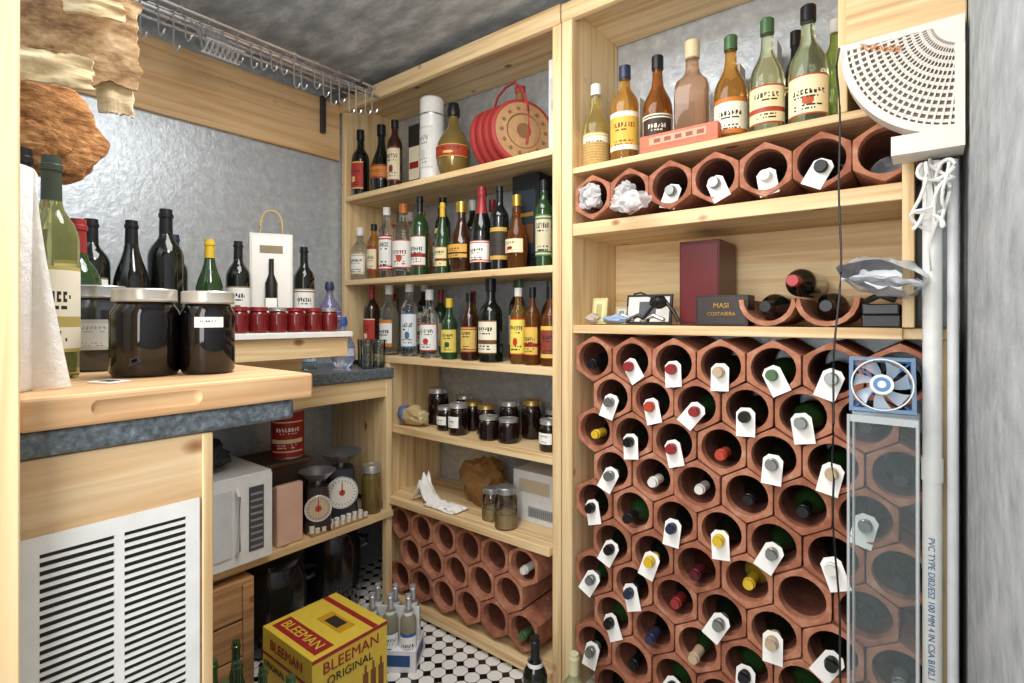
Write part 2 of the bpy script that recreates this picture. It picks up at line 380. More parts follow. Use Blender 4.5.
# ------------------------------------------------------------ shelf A
z=.58
bottle('liquor_bottle','whiskey',-2.15,1.55,z+.001,.32,.041,DKGLASS,CK,L('#b03028','#e0c070'))
bottle('liquor_bottle','cognac',-2.03,1.58,z+.001,.325,.05,DKGLASS,CK,L('#c9762e','#8e2a20'))
bottle('liquor_bottle','slim',-1.92,1.57,z+.001,.32,.034,BRGLASS,CK,L('#d8c8a8','#7a2f22'))
mb=MB(); mb.box(-.04,.04,-.04,.04,0,.30,M('#26241f',.5)); mb.box(-.036,.036,-.0415,-.04,.05,.2,M('#d9ceb0',.6)); mb.box(-.03,.03,-.0425,-.0415,.1,.13,M('#8b1e1e')); finish(mb,'bottle_gift_box',(-1.845,1.66,z+.001),bevel=.001)
mb=MB(); T=M('#e8e6e0',.35); mb.lathe([(.05,0,STEEL,2),(.052,.008,T,2),(.052,.29,T,2),(.053,.292,STEEL,2),(.053,.30,T,2),(.052,.302,T,2),(.052,.365,T,2),(.046,.372,STEEL,2)],28)
mb.label(.052,2,.06,.24,M('#dcdad4'),M('#8f8f8f'),M('#c9c7c0'),half=50,seed=4); finish(mb,'whisky_tube_tin',(-1.707,1.6,z+.001))
bottle('decanter_bottle','decanter',-1.56,1.585,z+.001,.31,.072,M('#8a7440',.15,.3,.2),CK,L('#a23a22','#d9b24a'),rot=25)
# round leather canteens standing on edge, fanned
mb=MB(); RED=M('#9c3230',.5); TAN=M('#a8825a',.6,scale=60,var=.3); TN2=M('#7d5a38',.6)
for (cx,cy,rz_) in [(-1.395,1.655,84),(-1.350,1.650,82),(-1.303,1.645,77),(-1.232,1.625,58)]:
    T=Matrix.Translation((cx,cy,z+.132))@Matrix.Rotation(R_(rz_),4,'Z')@Matrix.Rotation(R_(86),4,'X')
    mb.lathe([(.112,-.017,TAN,2),(.126,-.013,RED,2),(.130,-.005,RED,2),(.130,.005,RED,2),(.126,.013,RED,2),(.113,.017,TAN,2),(.104,.015,TAN,2),(.070,.020,TN2,2),(.064,.017,TAN,2),(.03,.022,TN2,2),(.022,.020,TN2,2)],40,T)
    for k in range(14):
        TT=T@Matrix.Rotation(2*math.pi*k/14,4,'Z'); mb.cyl(.007,.012,.0205,TN2,8,TT@Matrix.Translation((.088,0,0)))
mb.lathe([(.018,.256,TN2,2),(.015,.285,TN2,2),(.021,.29,RED,2),(.021,.312,RED,2)],14,Matrix.Translation((-1.245,1.63,z)))
mb.tube([(-1.39,1.64,z+.255),(-1.36,1.63,z+.30),(-1.31,1.62,z+.325),(-1.25,1.60,z+.322),(-1.19,1.57,z+.27),(-1.145,1.545,z+.19),(-1.135,1.54,z+.10),(-1.15,1.545,z+.05)],.005,RED)
finish(mb,'leather_canteen_set')
mb=MB(); mb.box(-1.105,-1.02,1.62,1.72,0,.37,M('#e9e7e2',.5)); mb.box(-1.10,-1.025,1.6185,1.62,.1,.3,M('#cfd0d2')); mb.box(-1.09,-1.04,1.6175,1.6185,.18,.22,M('#a8a49a')); finish(mb,'white_gift_box',(0,0,z+.001),bevel=.001)
# ------------------------------------------------------------ shelf B
z=.181
B=lambda *a,**k: bottle('liquor_bottle',*a,**k)
B('whiskey',-2.145,1.545,z,.25,.042,CLEAR,CW,L('#e8e4da','#b8a070'))
B('slim',-2.06,1.56,z,.26,.03,AMBER,CK,L('#e6d6b0','#8c3020'))
B('slim',-1.978,1.57,z,.33,.035,CLEAR,CW,L('#eeece6','#b52020'))
B('spirit',-1.86,1.57,z,.33,.048,CLEAR,M('#b5652a',.4),L('#ece8e0','#b5502a','#8e2a20'))
B('bordeaux',-1.74,1.56,z,.345,.038,GRGLASS,CK,L('#e8e6dc','#9c2420'))
B('slim',-1.66,1.62,z,.34,.034,DKGLASS,CK,L('#32413a','#d8c070'))
B('burgundy',-1.60,1.56,z,.30,.032,GRGLASS,CY,L('#e8d9a0','#7a2218'))
B('cognac',-1.50,1.57,z,.29,.055,M('#3a1d0c',.06,coat=.6),GOLD,L('#d9a544','#3a2010'))
B('champagne',-1.39,1.57,z,.335,.046,DKGLASS,CR,L('#f0ece0','#a81c1c'))
B('bordeaux',-1.29,1.56,z,.32,.036,DKGLASS,CK,L('#3a3128','#caa24a'))
mb=MB(); mb.box(-1.26,-1.135,1.60,1.70,0,.36,M('#15191c',.35)); 
mb.box(-1.245,-1.15,1.5985,1.60,.06,.30,M('#202a30')); mb.box(-1.235,-1.16,1.5975,1.5985,.2,.215,GOLD); mb.box(-1.235,-1.16,1.5975,1.5985,.1,.17,M('#5b3a1e')); finish(mb,'black_gift_box',(0,0,z),bevel=.001)
B('cognac',-1.195,1.545,z,.27,.042,DAMBER,GOLD,L('#e8d9b0','#8c1c1c'))
B('slim',-1.085,1.56,z,.31,.03,GRGLASS,CK,L('#c9c0a0','#3a6a3a'))
B('spirit',-1.05,1.66,z,.30,.034,DAMBER,CK,L('#e0d8c8','#333333'))
# ------------------------------------------------------------ shelf C
z=-.169
B('bordeaux',-2.09,1.57,z,.33,.038,BRGLASS,CR,L('#b8382c','#e8d8b0'))
B('spirit',-1.96,1.57,z,.32,.043,CLEAR,CW,L('#e8e6e0','#d07a2a'))
B('slim',-1.82,1.57,z,.32,.036,CLEAR,CW,L('#dfe4e8','#4a6a90'))
B('whiskey',-1.69,1.57,z,.29,.04,CLEAR,CW,L('#f0eee8','#c0352a'))
B('whiskey',-1.56,1.56,z,.25,.034,GRGLASS,CY,L('#e0c860','#1d4d2a'))
B('spirit',-1.455,1.57,z,.27,.036,BRGLASS,CK,L('#d8b860','#8c1c1c'))
B('whiskey',-1.335,1.56,z,.32,.047,DKGLASS,CK,L('#ece4cc','#6b4a20'))
B('burgundy',-1.255,1.64,z,.32,.034,GRGLASS,CGR,L('#e8e6dc','#245a2a'))
B('slim',-1.20,1.56,z,.28,.03,AMBER,CW,L('#f0d860','#c03020'))
B('spirit',-1.135,1.56,z,.28,.03,DAMBER,CK,L('#e0b850','#8c1c1c'))
B('whiskey',-1.062,1.57,z,.28,.036,DAMBER,CK,L('#8a3a2a','#e0c060'))
rnd=random.Random(3)
gl=[DKGLASS,GRGLASS,CLEAR,AMBER,DAMBER,BRGLASS,CLEAR,AMBER]; cp=[CK,CK,CW,GOLD,CGR,CR]
lb=[L('#e8e4da','#a03020'),L('#d9b878','#5a2a18'),L('#22313a','#c9a24a'),L('#e8e0cc','#8a6a40'),L('#e8e6dc','#2f6a3a')]
for zz in (.181,-.169):
    for x in [-2.12,-2.0,-1.9,-1.79,-1.58,-1.47,-1.34] + ([-1.17,-1.08] if zz<0 else []):
        B(rnd.choice(['spirit','bordeaux','whiskey','slim','burgundy']),x+rnd.uniform(-.01,.01),1.73,zz,rnd.uniform(.28,.34),.036,rnd.choice(gl),rnd.choice(cp),rnd.choice(lb))
# ------------------------------------------------------------ shelf D jars
z=-.469; JD=M('#1c0d0d',.08,coat=.5); JL=M('#b4b3b0',.3,.6); JG=M('#b79a5a',.35,.7)
for (x,y,H,R,l) in [(-1.72,1.65,.16,.047,JL),(-1.625,1.72,.13,.042,JL),(-1.60,1.58,.10,.038,JL),(-1.51,1.65,.12,.04,JG),(-1.50,1.55,.125,.039,JL),(-1.41,1.62,.12,.04,JG),(-1.32,1.66,.14,.042,JL),(-1.345,1.56,.09,.04,JL),(-1.255,1.57,.09,.04,JL),(-1.225,1.68,.15,.04,JG),(-1.06,1.56,.11,.038,JL),(-1.13,1.70,.12,.04,JL)]:
    jar('preserve_jar',x,y,z,H,R,JD,l,.92,(PAPER,INK,PAPER) if R<.04 else None)
mb=MB(); mb.blob((0,0,.040),(.085,.038,.040),M('#c8b080',.3,.2),.3,1.6,4,5); mb.blob((-.03,-.008,.042),(.045,.036,.037),M('#5a6f9a',.3,.1),.25,1.6,3,6); mb.blob((.075,0,.042),(.012,.03,.026),M('#d8c8a0',.3,.2),.4,2,3,7); finish(mb,'snack_bag',(-1.775,1.545,z+.006))
# ------------------------------------------------------------ shelf E
z=-.774
mb=MB(); PB=M('#8a6234',.6,var=.4,scale=60)
mb.blob((0,0,.085),(.12,.075,.10),PB,.45,1.5,4,9,flatz=.001); mb.blob((.03,.0,.16),(.05,.04,.03),PB,.5,2,4,19); finish(mb,'paper_bag',(-1.48,1.68,z))
mb=MB(); CL=M('#f0eee8',.8)
mb.sheet(lambda u,v:(-.14+.27*u,-.02+.075*(v-.5)+.012*noise.noise(Vector((u*3,v*3,1))),.006+.15*math.exp(-((u-.20)/.11)**2)*(1-.6*abs(v-.5)*2)*(.8+.5*noise.noise(Vector((u*9,v*5,2))))+.018*abs(noise.noise(Vector((u*7,v*6,4))))),CL,34)
mb.sheet(lambda u,v:(-.05+.17*u,-.045+.05*(v-.5),.003+.022*abs(noise.noise(Vector((u*5,v*5,8))))),CL,20)
o=finish(mb,'cloth_rag',(-1.59,1.555,z)); so=o.modifiers.new('thickness','SOLIDIFY'); so.thickness=.002; so.offset=1
def glassjar(x,y,z,H,R,lid):
    mb=MB(); G=ACGLASS; mb.lathe([(R*.92,0,G,2),(R,.03*H,G,2),(R,.74*H,G,2),(R*.85,.82*H,G,2),(R*.85,.85*H,G,2)],24)
    mb.lathe([(R*.9,.85*H,lid,2),(R*.9,.98*H,lid,2),(R*.82,H,lid,2)],24); mb.cyl(R*.9,.02*H,.35*H,M('#b89a6a',.7,var=.4,scale=200),20)
    finish(mb,'glass_jar',(x,y,z))
glassjar(-1.235,1.53,z,.15,.043,STEEL); glassjar(-1.33,1.56,z,.12,.038,STEEL)
mb=MB(); W=M('#dcdcda',.5); mb.box(-1.27,-1.03,1.62,1.78,0,.19,W); mb.box(-1.20,-1.05,1.6185,1.62,.02,.06,M('#9fa4a8')); mb.box(-1.24,-1.10,1.6185,1.62,.11,.16,M('#c2b49a')); 
for i in range(14): mb.box(-1.19+i*.009,-1.187+i*.009,1.6175,1.6184,.025,.055,INK)
finish(mb,'cardboard_carton',(0,0,z),bevel=.002)
# ------------------------------------------------------------ right top shelf
z=.496
B('tequila',-.885,1.58,z,.29,.045,PALE,CW,L('#e8e4c8','#c9a24a'))
mb=MB(); WK=M('#b8965a',.8,var=.3,scale=120)
for i in range(9): mb.lathe([(.0465,.004+i*.009,WK,2),(.0485,.0085+i*.009,WK,2),(.0465,.013+i*.009,WK,2)],24,caps=False)
finish(mb,'wicker_bottle_sleeve',(-.885,1.58,z))
B('spirit',-.779,1.58,z,.32,.046,AMBER,CN,L('#dfb04a','#f0e6d0','#7a2f18'),rot=20)
B('tequila',-.672,1.59,z,.325,.046,DAMBER,CK,L('#3a2a22','#e8dcc0','#e8dcc0'),rot=20)
B('whiskey',-.566,1.60,z,.34,.05,PEACH,M('#d8c49a',.5),None,n=5)
B('tequila',-.454,1.60,z,.32,.046,AMBER,CGR,L('#efe6cc','#c8742a'),rot=15)
B('tequila',-.352,1.58,z,.325,.045,CLGREEN,CGR,L('#e9d8a8','#a8402a'),rot=12)
B('tequila',-.252,1.58,z,.325,.047,CLGREEN,CK,L('#efe2b8','#b5502a'),rot=8)
B('spirit',-.305,1.71,z,.33,.034,DKGLASS,CK,L('#222222','#c9a24a'))
B('slim',-.205,1.69,z,.32,.028,GREENT,CW,None)
mb=MB(); 
for (u,v,h,c) in [(-.86,-.79,.27,'#d9d6cc'),(-.66,-.59,.28,'#d5d8da'),(-.52,-.46,.29,'#cfc9b8'),(-.42,-.355,.33,'#c6cbd0')]:
    mb.box(u,v,1.72,1.78,0,h,M(c,.5)); mb.box(u+.008,v-.008,1.7185,1.72,h*.4,h*.7,M('#9a8f7a'))
finish(mb,'bottle_gift_box',(0,0,z),bevel=.001)
mb=MB(); OR=M('#d9694a',.5); mb.box(-.69,-.46,1.50,1.53,0,.012,OR); mb.box(-.69,-.46,1.50,1.504,.012,.05,OR); mb.box(-.69,-.46,1.526,1.53,.012,.05,OR); mb.box(-.69,-.686,1.504,1.526,.012,.05,OR); mb.box(-.464,-.46,1.504,1.526,.012,.05,OR)
mb.box(-.66,-.49,1.4985,1.50,.018,.042,M('#e89a7a')); 
for i in range(5): mb.box(-.645+i*.032,-.625+i*.032,1.4975,1.4985,.024,.036,M('#8a4a3a'))
finish(mb,'wooden_domino_box',(0,0,z),bevel=.002)
# ------------------------------------------------------------ mid shelf
z=-.022
mb=MB(); BU=M('#55191c',.35); mb.box(-.605,-.485,1.60,1.76,0,.255,BU); mb.box(-.6,-.49,1.598,1.60,.01,.245,M('#662023',.35)); finish(mb,'burgundy_wine_box',(0,0,z),bevel=.003)
mb=MB(); mb.box(-.525,-.385,1.515,1.585,0,.085,M('#2e2726',.35)); mb.box(-.52,-.39,1.5135,1.515,.005,.08,M('#3a3230',.4)); o=finish(mb,'small_gift_box',(0,0,z),bevel=.002)
text('MASI',(-.455,1.512,.056),(R_(90),0,0),.020,GOLD,o); text('COSTASERA',(-.455,1.512,.033),(R_(90),0,0),.014,GOLD,o)
def frame(name,x,y,w,h,fc,pc,ph):
    mb=MB(); T=Matrix.Rotation(R_(-10),4,'X'); mb.box(-w/2,w/2,-.004,.004,0,h,fc,T); mb.box(-w/2+.008,w/2-.008,-.0055,-.004,.008,h-.008,pc,T); mb.box(-w/5,w/6,-.007,-.0055,h*.2,h*.75,ph,T); finish(mb,name,(x,y,z+.001))
frame('picture_frame',-.735,1.66,.16,.10,M('#2c2a28'),M('#e8e8e6'),M('#5a5f66'))
frame('greeting_card',-.885,1.60,.055,.09,M('#cfc48a'),M('#e0d9a8'),M('#b8b070')); frame('greeting_card',-.83,1.66,.05,.06,M('#b8b49a'),M('#d8d4b8'),M('#8a90a0'))
mb=MB()
for s in (0,1,2):
    xx=-.80+s*.05; mb.tube([(xx,1.53,.012),(xx+.03,1.55,.03),(xx+.07,1.54,.015)],.007,BLACK if s%2 else STEEL)
mb.tube([(-.70,1.53,.01),(-.665,1.54,.06),(-.64,1.55,.085),(-.60,1.54,.04),(-.585,1.54,.0+.01)],.006,BLACK); mb.blob((-.65,1.545,.07),(.028,.02,.02),BLACK,.2); mb.tube([(-.66,1.545,.08),(-.70,1.53,.10),(-.72,1.52,.095)],.003,BLACK)
mb.blob((-.79,1.54,.018),(.045,.03,.015),M('#8fa3c0',.4),.3,2,3,2,flatz=.001); mb.blob((-.87,1.53,.02),(.025,.02,.018),M('#b0a090',.5),.3,2,3,2,flatz=.001)
finish(mb,'metal_bird_figurine',(0,0,z))
mb=MB()
for cx in (-.335,-.20):
    vs=[];fs=[];N=10
    for y in (1.50,1.76):
        for rr in (.058,.070):
            for k in range(N+1):
                t=math.pi+math.pi*k/N; vs.append((cx+rr*math.cos(t),y,.071+rr*math.sin(t)))
    q=N+1
    for k in range(N):
        fs+= [(k,k+1,q+k+1,q+k),(2*q+k,3*q+k,3*q+k+1,2*q+k+1),(k,2*q+k,2*q+k+1,k+1),(q+k,q+k+1,3*q+k+1,3*q+k)]
    fs+=[(0,q,3*q,2*q),(N,2*q+N,3*q+N,q+N)]
    mb.add(vs,fs,TERRA[2])
finish(mb,'half_clay_tile_cradle',(0,0,z))
def lying(x,zz,cap,y=1.48,R=.0375):
    finish(bottle_mb('bordeaux',.30,R,DKGLASS,cap,None,2,0,20),'wine_bottle',(x,y+.30,zz),(R_(90),0,0))
lying(-.335,z+.013+.0385,CK); lying(-.20,z+.013+.0385,CK,1.49); lying(-.268,z+.115,CR,1.46)
mb=MB(); mb.box(-.128,-.052,1.50,1.74,0,.03,BLACK); mb.box(-.126,-.055,1.49,1.73,.03,.055,M('#2c3034',.4)); mb.tube([(-.12,1.485,.06),(-.09,1.475,.075),(-.06,1.48,.062)],.008,BLACK); finish(mb,'black_accessory_case',(0,0,z),bevel=.003)
# crumpled foil pouch lying on the case, open mouth facing the room
mb=MB(); FOIL=M('#e2e4e8',.28,.35,var=.08,scale=25); NF=36; vs=[];fs=[]
for i in range(16):
    u=i/15
    for k in range(NF):
        t=2*math.pi*k/NF
        rx_=.082-.016*u; rz_=.030+.018*math.sin(u*math.pi)-.008*u
        n1=noise.noise(Vector((math.cos(t)*1.8,math.sin(t)*1.8,u*3)))*.012; n2=noise.noise(Vector((math.cos(t)*4,math.sin(t)*4,u*6+3)))*.008
        vs.append((-.083+.006*u+(rx_+n1)*math.cos(t),1.40+.012*noise.noise(Vector((k*.5,1,i)))*(1-u)+u*.19,.112+(rz_+n1+n2)*math.sin(t)-.016*math.cos(t)))
for i in range(15):
    for k in range(NF): q=i*NF+k; r2=i*NF+(k+1)%NF; fs.append((q,r2,r2+NF,q+NF))
fs.append(tuple(range(15*NF,16*NF)))
mb.add(vs,fs,FOIL)
mb.sheet(lambda u,v:(-.160+.150*u,1.398+.055*v-.006*math.sin(u*9),.093+.004+(1-v)*.012*math.sin(u*3.1)-.018*(u-.5)+.012*noise.noise(Vector((u*5,v*5,2)))),FOIL,18)
finish(mb,'foil_pouch',(0,0,z+.003),smooth=25)
# ------------------------------------------------------------ acrylic duct and computer fan
mb=MB(); u,v,s,t=-.14,-.02,1.365,1.468; th=.003
mb.box(u,v,s,s+th,FL+.002,-.21,ACRYL); mb.box(u,v,t-th,t,FL+.002,-.21,ACRYL); mb.box(u,u+th,s+th,t-th,FL+.002,-.21,ACRYL); mb.box(v-th,v,s+th,t-th,FL+.002,-.21,ACRYL)
for xx in (u,v):
    for yy in (s,t): mb.tube([(xx,yy,FL+.004),(xx,yy,-.21)],.003,ACEDGE,6)
mb.box(u,v,s-.001,s+.004,-.225,-.21,ACEDGE); mb.box(u,v,t-.004,t+.001,-.225,-.21,ACEDGE)
finish(mb,'acrylic_duct')
mb=MB()
for (x0_,x1_,z0_,z1_) in [(-.06,.06,0,.008),(-.06,.06,.112,.12),(-.06,-.052,.008,.112),(.052,.06,.008,.112)]: mb.box(x0_,x1_,-.013,.013,z0_,z1_,BLUEACR)
ringv=Matrix.Translation((0,0,.06))@Matrix.Rotation(R_(90),4,'X')
mb.lathe([(.056,-.013,BLUEACR,2),(.056,.013,BLUEACR,2)],32,ringv,caps=False)
mb.lathe([(.057,-.0135,WHITE,2),(.0545,-.0135,WHITE,2),(.0545,.0135,WHITE,2),(.057,.0135,WHITE,2)],32,ringv,caps=False)
mb.cyl(.022,-.013,.014,WHITE,24,ringv); mb.cyl(.016,.014,.0145,M('#5a8ac0'),24,ringv); mb.cyl(.008,.0145,.015,WHITE,24,ringv)
FB=clear_mat('fan_blade','#d8ecfa',.55,.1,'#d4e6f6')
for k in range(7):
    T=ringv@Matrix.Rotation(2*math.pi*k/7,4,'Z'); vs=[]
    for i in range(6):
        r=.021+.032*i/5
        for sgn in (-1,1): vs.append((r*math.cos(sgn*.30+i*.05),r*math.sin(sgn*.30+i*.05),sgn*.007))
    mb.add(vs,[(2*i,2*i+1,2*i+3,2*i+2) for i in range(5)],FB,T)
for k in range(4): 
    T=ringv@Matrix.Rotation(math.pi/4+math.pi/2*k,4,'Z'); mb.box(.018,.075,-.002,.002,-.013,-.010,M('#3a76c4',.3),T); 
finish(mb,'computer_fan',(-.082,1.40,-.206),(R_(-14),0,R_(6)))
# ------------------------------------------------------------ conduits / cables
mb=MB(); PV=M('#e4e4e0',.4); mb.cyl(.017,FL+.001,.335,PV,20,Matrix.Translation((.004,1.455,0))); mb.cyl(.019,-.35,-.30,PV,20,Matrix.Translation((.004,1.455,0)))
for zz in (-1.0,-.55,.05): mb.box(-.014,.022,1.472,1.482,zz,zz+.02,STEEL)
o=finish(mb,'conduit_pipe'); text('PVC TYPE DB2/ES2 100 MM 4 IN CSA B182.1',(.002,1.4375,-.62),(R_(90),R_(90),0),.016,M('#4a6a9a'),o)
mb=MB(); mb.cyl(.010,FL+.001,.335,M('#d8dada',.35),16,Matrix.Translation((.038,1.46,0))); finish(mb,'conduit_pipe')
mb=MB(); pts=[]
for i in range(150):
    t=i/149*math.pi*7; pts.append((.004+.026*math.sin(t*1.1)+.01*math.sin(t*3),1.405+.012*math.cos(t*2.3),.255+.060*math.cos(t*.9)+.015*math.sin(t*2.7)))
mb.tube(pts,.0035,WHITE,6); mb.tube([(.0,1.42,.335),(.012,1.41,.2),(-.005,1.42,.15),(.0,1.43,.1)],.0035,WHITE,6); finish(mb,'cable_bundle')
mb=MB(); pts=[(-.158,1.375,.60)]
for i in range(60): 
    f=i/59; pts.append((-.164+.008*math.sin(f*9)+.003*math.sin(f*31)+(.012 if f>.5 else 0)*f,1.375-.02*min(1,max(0,f-.25)*4),.56-1.80*f))
mb.tube(pts,.0022,BLACK,6); finish(mb,'power_cord')
# ------------------------------------------------------------ corner fan
mb=MB(); cx,cz=.055,.607; rx,rz=.215,.235; y0,y1=1.385,1.435
def ep(f,t): return (cx-rx*f*math.cos(t), cz-rz*f*math.sin(t))
def arc(f0,f1,ya,yb,mat,t0=0.02,t1=math.pi/2-.02,N=24):
    vs=[];fs=[]
    for i in range(N+1):
        t=t0+(t1-t0)*i/N
        for f in (f0,f1):
            x,z_=ep(f,t)
            for y in (ya,yb): vs.append((x,y,z_))
    for i in range(N):
        a=4*i; fs+=[(a,a+2,a+6,a+4),(a+1,a+5,a+7,a+3),(a,a+4,a+5,a+1),(a+2,a+3,a+7,a+6)]
    fs+=[(0,1,3,2),(4*N,4*N+2,4*N+3,4*N+1)]
    mb.add(vs,fs,mat)
GRY=M('#9c8c7c',.6)
arc(.93,1,y0-.0012,y1-.001,BEIGE); arc(.02,.24,y0-.0006,y0+.008,BEIGE); arc(.02,.95,y0+.012,y0+.02,GRY)
for i in range(11): arc(.26+i*.062,.26+i*.062+.027,y0+.002,y0+.007,BEIGE)
for i in range(22):
    t=R_(3+i*4.0); w=.011
    arc(.20,.95,y0+.0005,y0+.0068,BEIGE,t-w,t+w,1)
mb.box(cx-rx,cx,y0,y1,cz-.014,cz,BEIGE); mb.box(cx-.016,cx,y0+.0003,y1-.0003,cz-rz,cz-.0145,BEIGE)
mb.box(cx-.12,cx,y0-.002,y1+.03,cz-rz-.028,cz-rz+.012,BEIGE)
o=finish(mb,'corner_doorway_fan'); text('TURNAIR',(cx-.140,y0-.0022,cz-.028),(R_(90),R_(20),0),.019,M('#c9762e'),o)
# ------------------------------------------------------------ narrow counter, lower shelf on left wall
mb=MB(); mb.box(XL+.002,-1.83,.45,F-.006,-.26,-.216,SLAB); finish(mb,'narrow_countertop',bevel=.006)
mb=MB(); mb.box(-1.87,-1.845,.45,F-.01,-.34,-.262,WY); mb.box(XL+.003,-1.87,1.46,F-.01,-.80,-.262,WZ)
mb.box(XL+.003,-1.83,.45,F-.01,-.86,-.832,WY); mb.box(-1.87,-1.84,1.46,F-.01,FL,-.262,WZ); mb.box(XL+.003,-1.84,.43,.449,FL,-.262,WZ)
finish(mb,'wooden_counter_frame',bevel=.002)
mb=MB(); PW=M('#eceae4',.45); mb.box(-2.2,-1.555,.32,1.09,-.064,-.046,PW); mb.box(-2.19,-1.57,.33,1.08,-.13,-.065,WY); mb.box(-2.19,-1.86,.46,1.08,-.215,-.131,WY); finish(mb,'raised_shelf_platform',bevel=.002)
for i in range(7):
    jar('jam_jar',-1.61,.67+i*.0605,-.045,.078,.029,M('#6a1616',.08,coat=.5),M('#9a3236',.3,.4) if i%3 else JL,.95)
LW=L('#e8e6e0','#7a6a50'); LGn=L('#5c9a6c','#dfe8d8')
for (bx,by,H,R,kind,g,c,l) in [(-1.60,.378,.285,.038,'bordeaux',DKGLASS,CK,LW),(-1.58,.455,.29,.039,'burgundy',DKGLASS,CK,LGn),(-1.605,.54,.335,.042,'bordeaux',DKGLASS,CK,None),(-1.82,.635,.30,.036,'bordeaux',DKGLASS,CN,None),(-1.73,.70,.285,.038,'burgundy',GRGLASS,CY,LW),(-1.74,.79,.29,.036,'bordeaux',DKGLASS,CK,LW),(-1.77,1.035,.30,.036,'bordeaux',DKGLASS,CK,LW)]:
    bottle('wine_bottle',kind,bx,by,-.045,H,R,g,c,l,rot=62)
mb=MB(); mb.box(-.065,.065,-.05,.05,0,.325,M('#d9d4c8',.6)); mb.box(-.058,.058,-.0515,-.05,.01,.315,M('#ece8e0',.6))
mb.lathe([(.019,.03,BLACK,2),(.019,.16,BLACK,2),(.008,.19,BLACK,2),(.0075,.24,BLACK,2)],16,Matrix.Translation((0,-.058,0)))
mb.box(-.017,.017,-.0785,-.0775,.06,.11,PAPER)
mb.box(-.035,.035,-.053,-.0515,.26,.285,M('#8a7a60'))
mb.tube([(-.035,0,.325)]+[(-.035*math.cos(t),0,.325+.085*math.sin(t)**.6) for t in [R_(x) for x in range(10,171,16)]]+[(.035,0,.325)],.004,M('#b79a6a',.8),7)
finish(mb,'wine_gift_box',(-1.76,.91,-.045),(0,0,R_(62)),bevel=.001)
bottle('round_liqueur_bottle','decanter',-1.63,1.048,-.045,.17,.040,M('#8a82a8',.05,trans=.6),CN,L('#6a5a98','#dcd6ea'),rot=55)
bottle('round_liqueur_bottle','decanter',-1.97,1.33,-.215,.22,.052,M('#cfd6ec',.03,trans=.8),M('#3a5fae',.3),L('#d6dcf0','#4a5fa0'),rot=50)
bottle('liquor_bottle','slim',-2.02,1.20,-.215,.26,.034,CLEAR,CW,L('#cfe0e8','#5a8ab0'),rot=50)
for (x,y) in [(-1.885,1.395),(-1.90,1.462),(-1.975,1.445)]:
    mb=MB(); G=ACGLASS; mb.lathe([(.026,0,G,2),(.028,.01,G,2),(.031,.12,G,2),(.0295,.12,G,2),(.026,.012,G,2)],20); finish(mb,'glass_tumbler',(x,y,-.215))
# ------------------------------------------------------------ near counter + grille cabinet
CX=-.77
mb=MB(); mb.box(-1.30,CX+.0,.116,.435,-.155,-.125,SLAB); mb.box(-1.30,-.803,.052,.1158,-.1545,-.1255,SLAB); finish(mb,'near_countertop',bevel=.006)
mb=MB(); mb.box(CX-.03,CX-.01,.116,.318,FL,-.157,wood('pine_panel',1,'#e6caa0','#dcb88a','#c8a172')); mb.box(-1.29,CX-.031,.30,.318,FL,-.157,WZ); mb.box(CX-.0095,CX-.005,.305,.3185,FL,-.157,WZ); mb.box(-1.29,-1.27,.116,.294,FL,-.157,WZ)
finish(mb,'grille_cabinet',bevel=.0015)
mb=MB(); GW=M('#ecebe7',.4); gx=CX-.009; zt,zb=-.243,-.70; ya,yb_=.121,.301
mb.box(gx,gx+.004,ya,yb_,zb,zb+.02,GW); mb.box(gx,gx+.004,ya,yb_,zt-.02,zt,GW); mb.box(gx,gx+.004,ya,ya+.016,zb+.02,zt-.02,GW); mb.box(gx,gx+.004,yb_-.016,yb_,zb+.02,zt-.02,GW); mid=(ya+yb_)/2; mb.box(gx,gx+.004,mid-.005,mid+.005,zb+.02,zt-.02,GW)
mb.box(gx-.0005,gx+.0003,ya+.01,yb_-.01,zb+.01,zt-.01,M('#1c1d1e'))
zz=zt-.026
while zz>zb+.024:
    for (p,q) in ((ya+.016,mid-.005),(mid+.005,yb_-.016)):
        mb.box(gx+.0015,gx+.004,p,q,zz-.0030,zz+.0012,GW)
    zz-=.0098
finish(mb,'air_vent_grille')
mb=MB(); mb.box(-1.12,CX+.007,.118,.462,-.1245,-.087,BLK); o=finish(mb,'butcher_block',bevel=.004,smooth=0)
g=MB(); 
T=Matrix.Translation((CX+.013,.24,-.105))@Matrix.Rotation(R_(90),4,'X')
pr=[]; 
for i in range(9): t=math.pi*i/8-math.pi/2; pr.append((max(.0005,.012*math.cos(t)),.012*math.sin(t)+(.05 if t>0 else -.05),BLK,2))
g.lathe(pr,16,T); c=finish(g,'cutter')
bm=o.modifiers.new('b','BOOLEAN'); bm.object=c; bm.operation='DIFFERENCE'
dg=bpy.context.evaluated_depsgraph_get(); me=bpy.data.meshes.new_from_object(o.evaluated_get(dg)); o.modifiers.clear(); o.data=me; bpy.data.objects.remove(c)
BJ=M('#0d0809',.08,coat=.25)
jar('mason_jar',-.935,.287,-.0865,.13,.045,BJ,M('#c4bfb4',.3,.5),.93)
jar('mason_jar',-.90,.362,-.0865,.128,.038,BJ,M('#c4bfb4',.3,.5),.97,None,rot=70)
mb=MB(); mb.label(.038,2,.072,.088,PAPER,INK,PAPER,half=30,seed=3,rows=6,off=.0008); finish(mb,'jar_label',(-.90,.362,-.0865),(0,0,R_(70)))
jar('mason_jar',-1.09,.268,-.0865,.14,.040,M('#3a3c3e',.1,coat=.5),JL,.93,(M('#dfe2e2'),M('#a8b0b8'),M('#c8cccc')),rot=65)
bottle('wine_bottle','bordeaux',-.99,.188,-.0865,.318,.032,M('#d2d290',.04,trans=.85,ior=1.33),M('#3a4436',.4),L('#ece6d0','#b8a860'),rot=85)
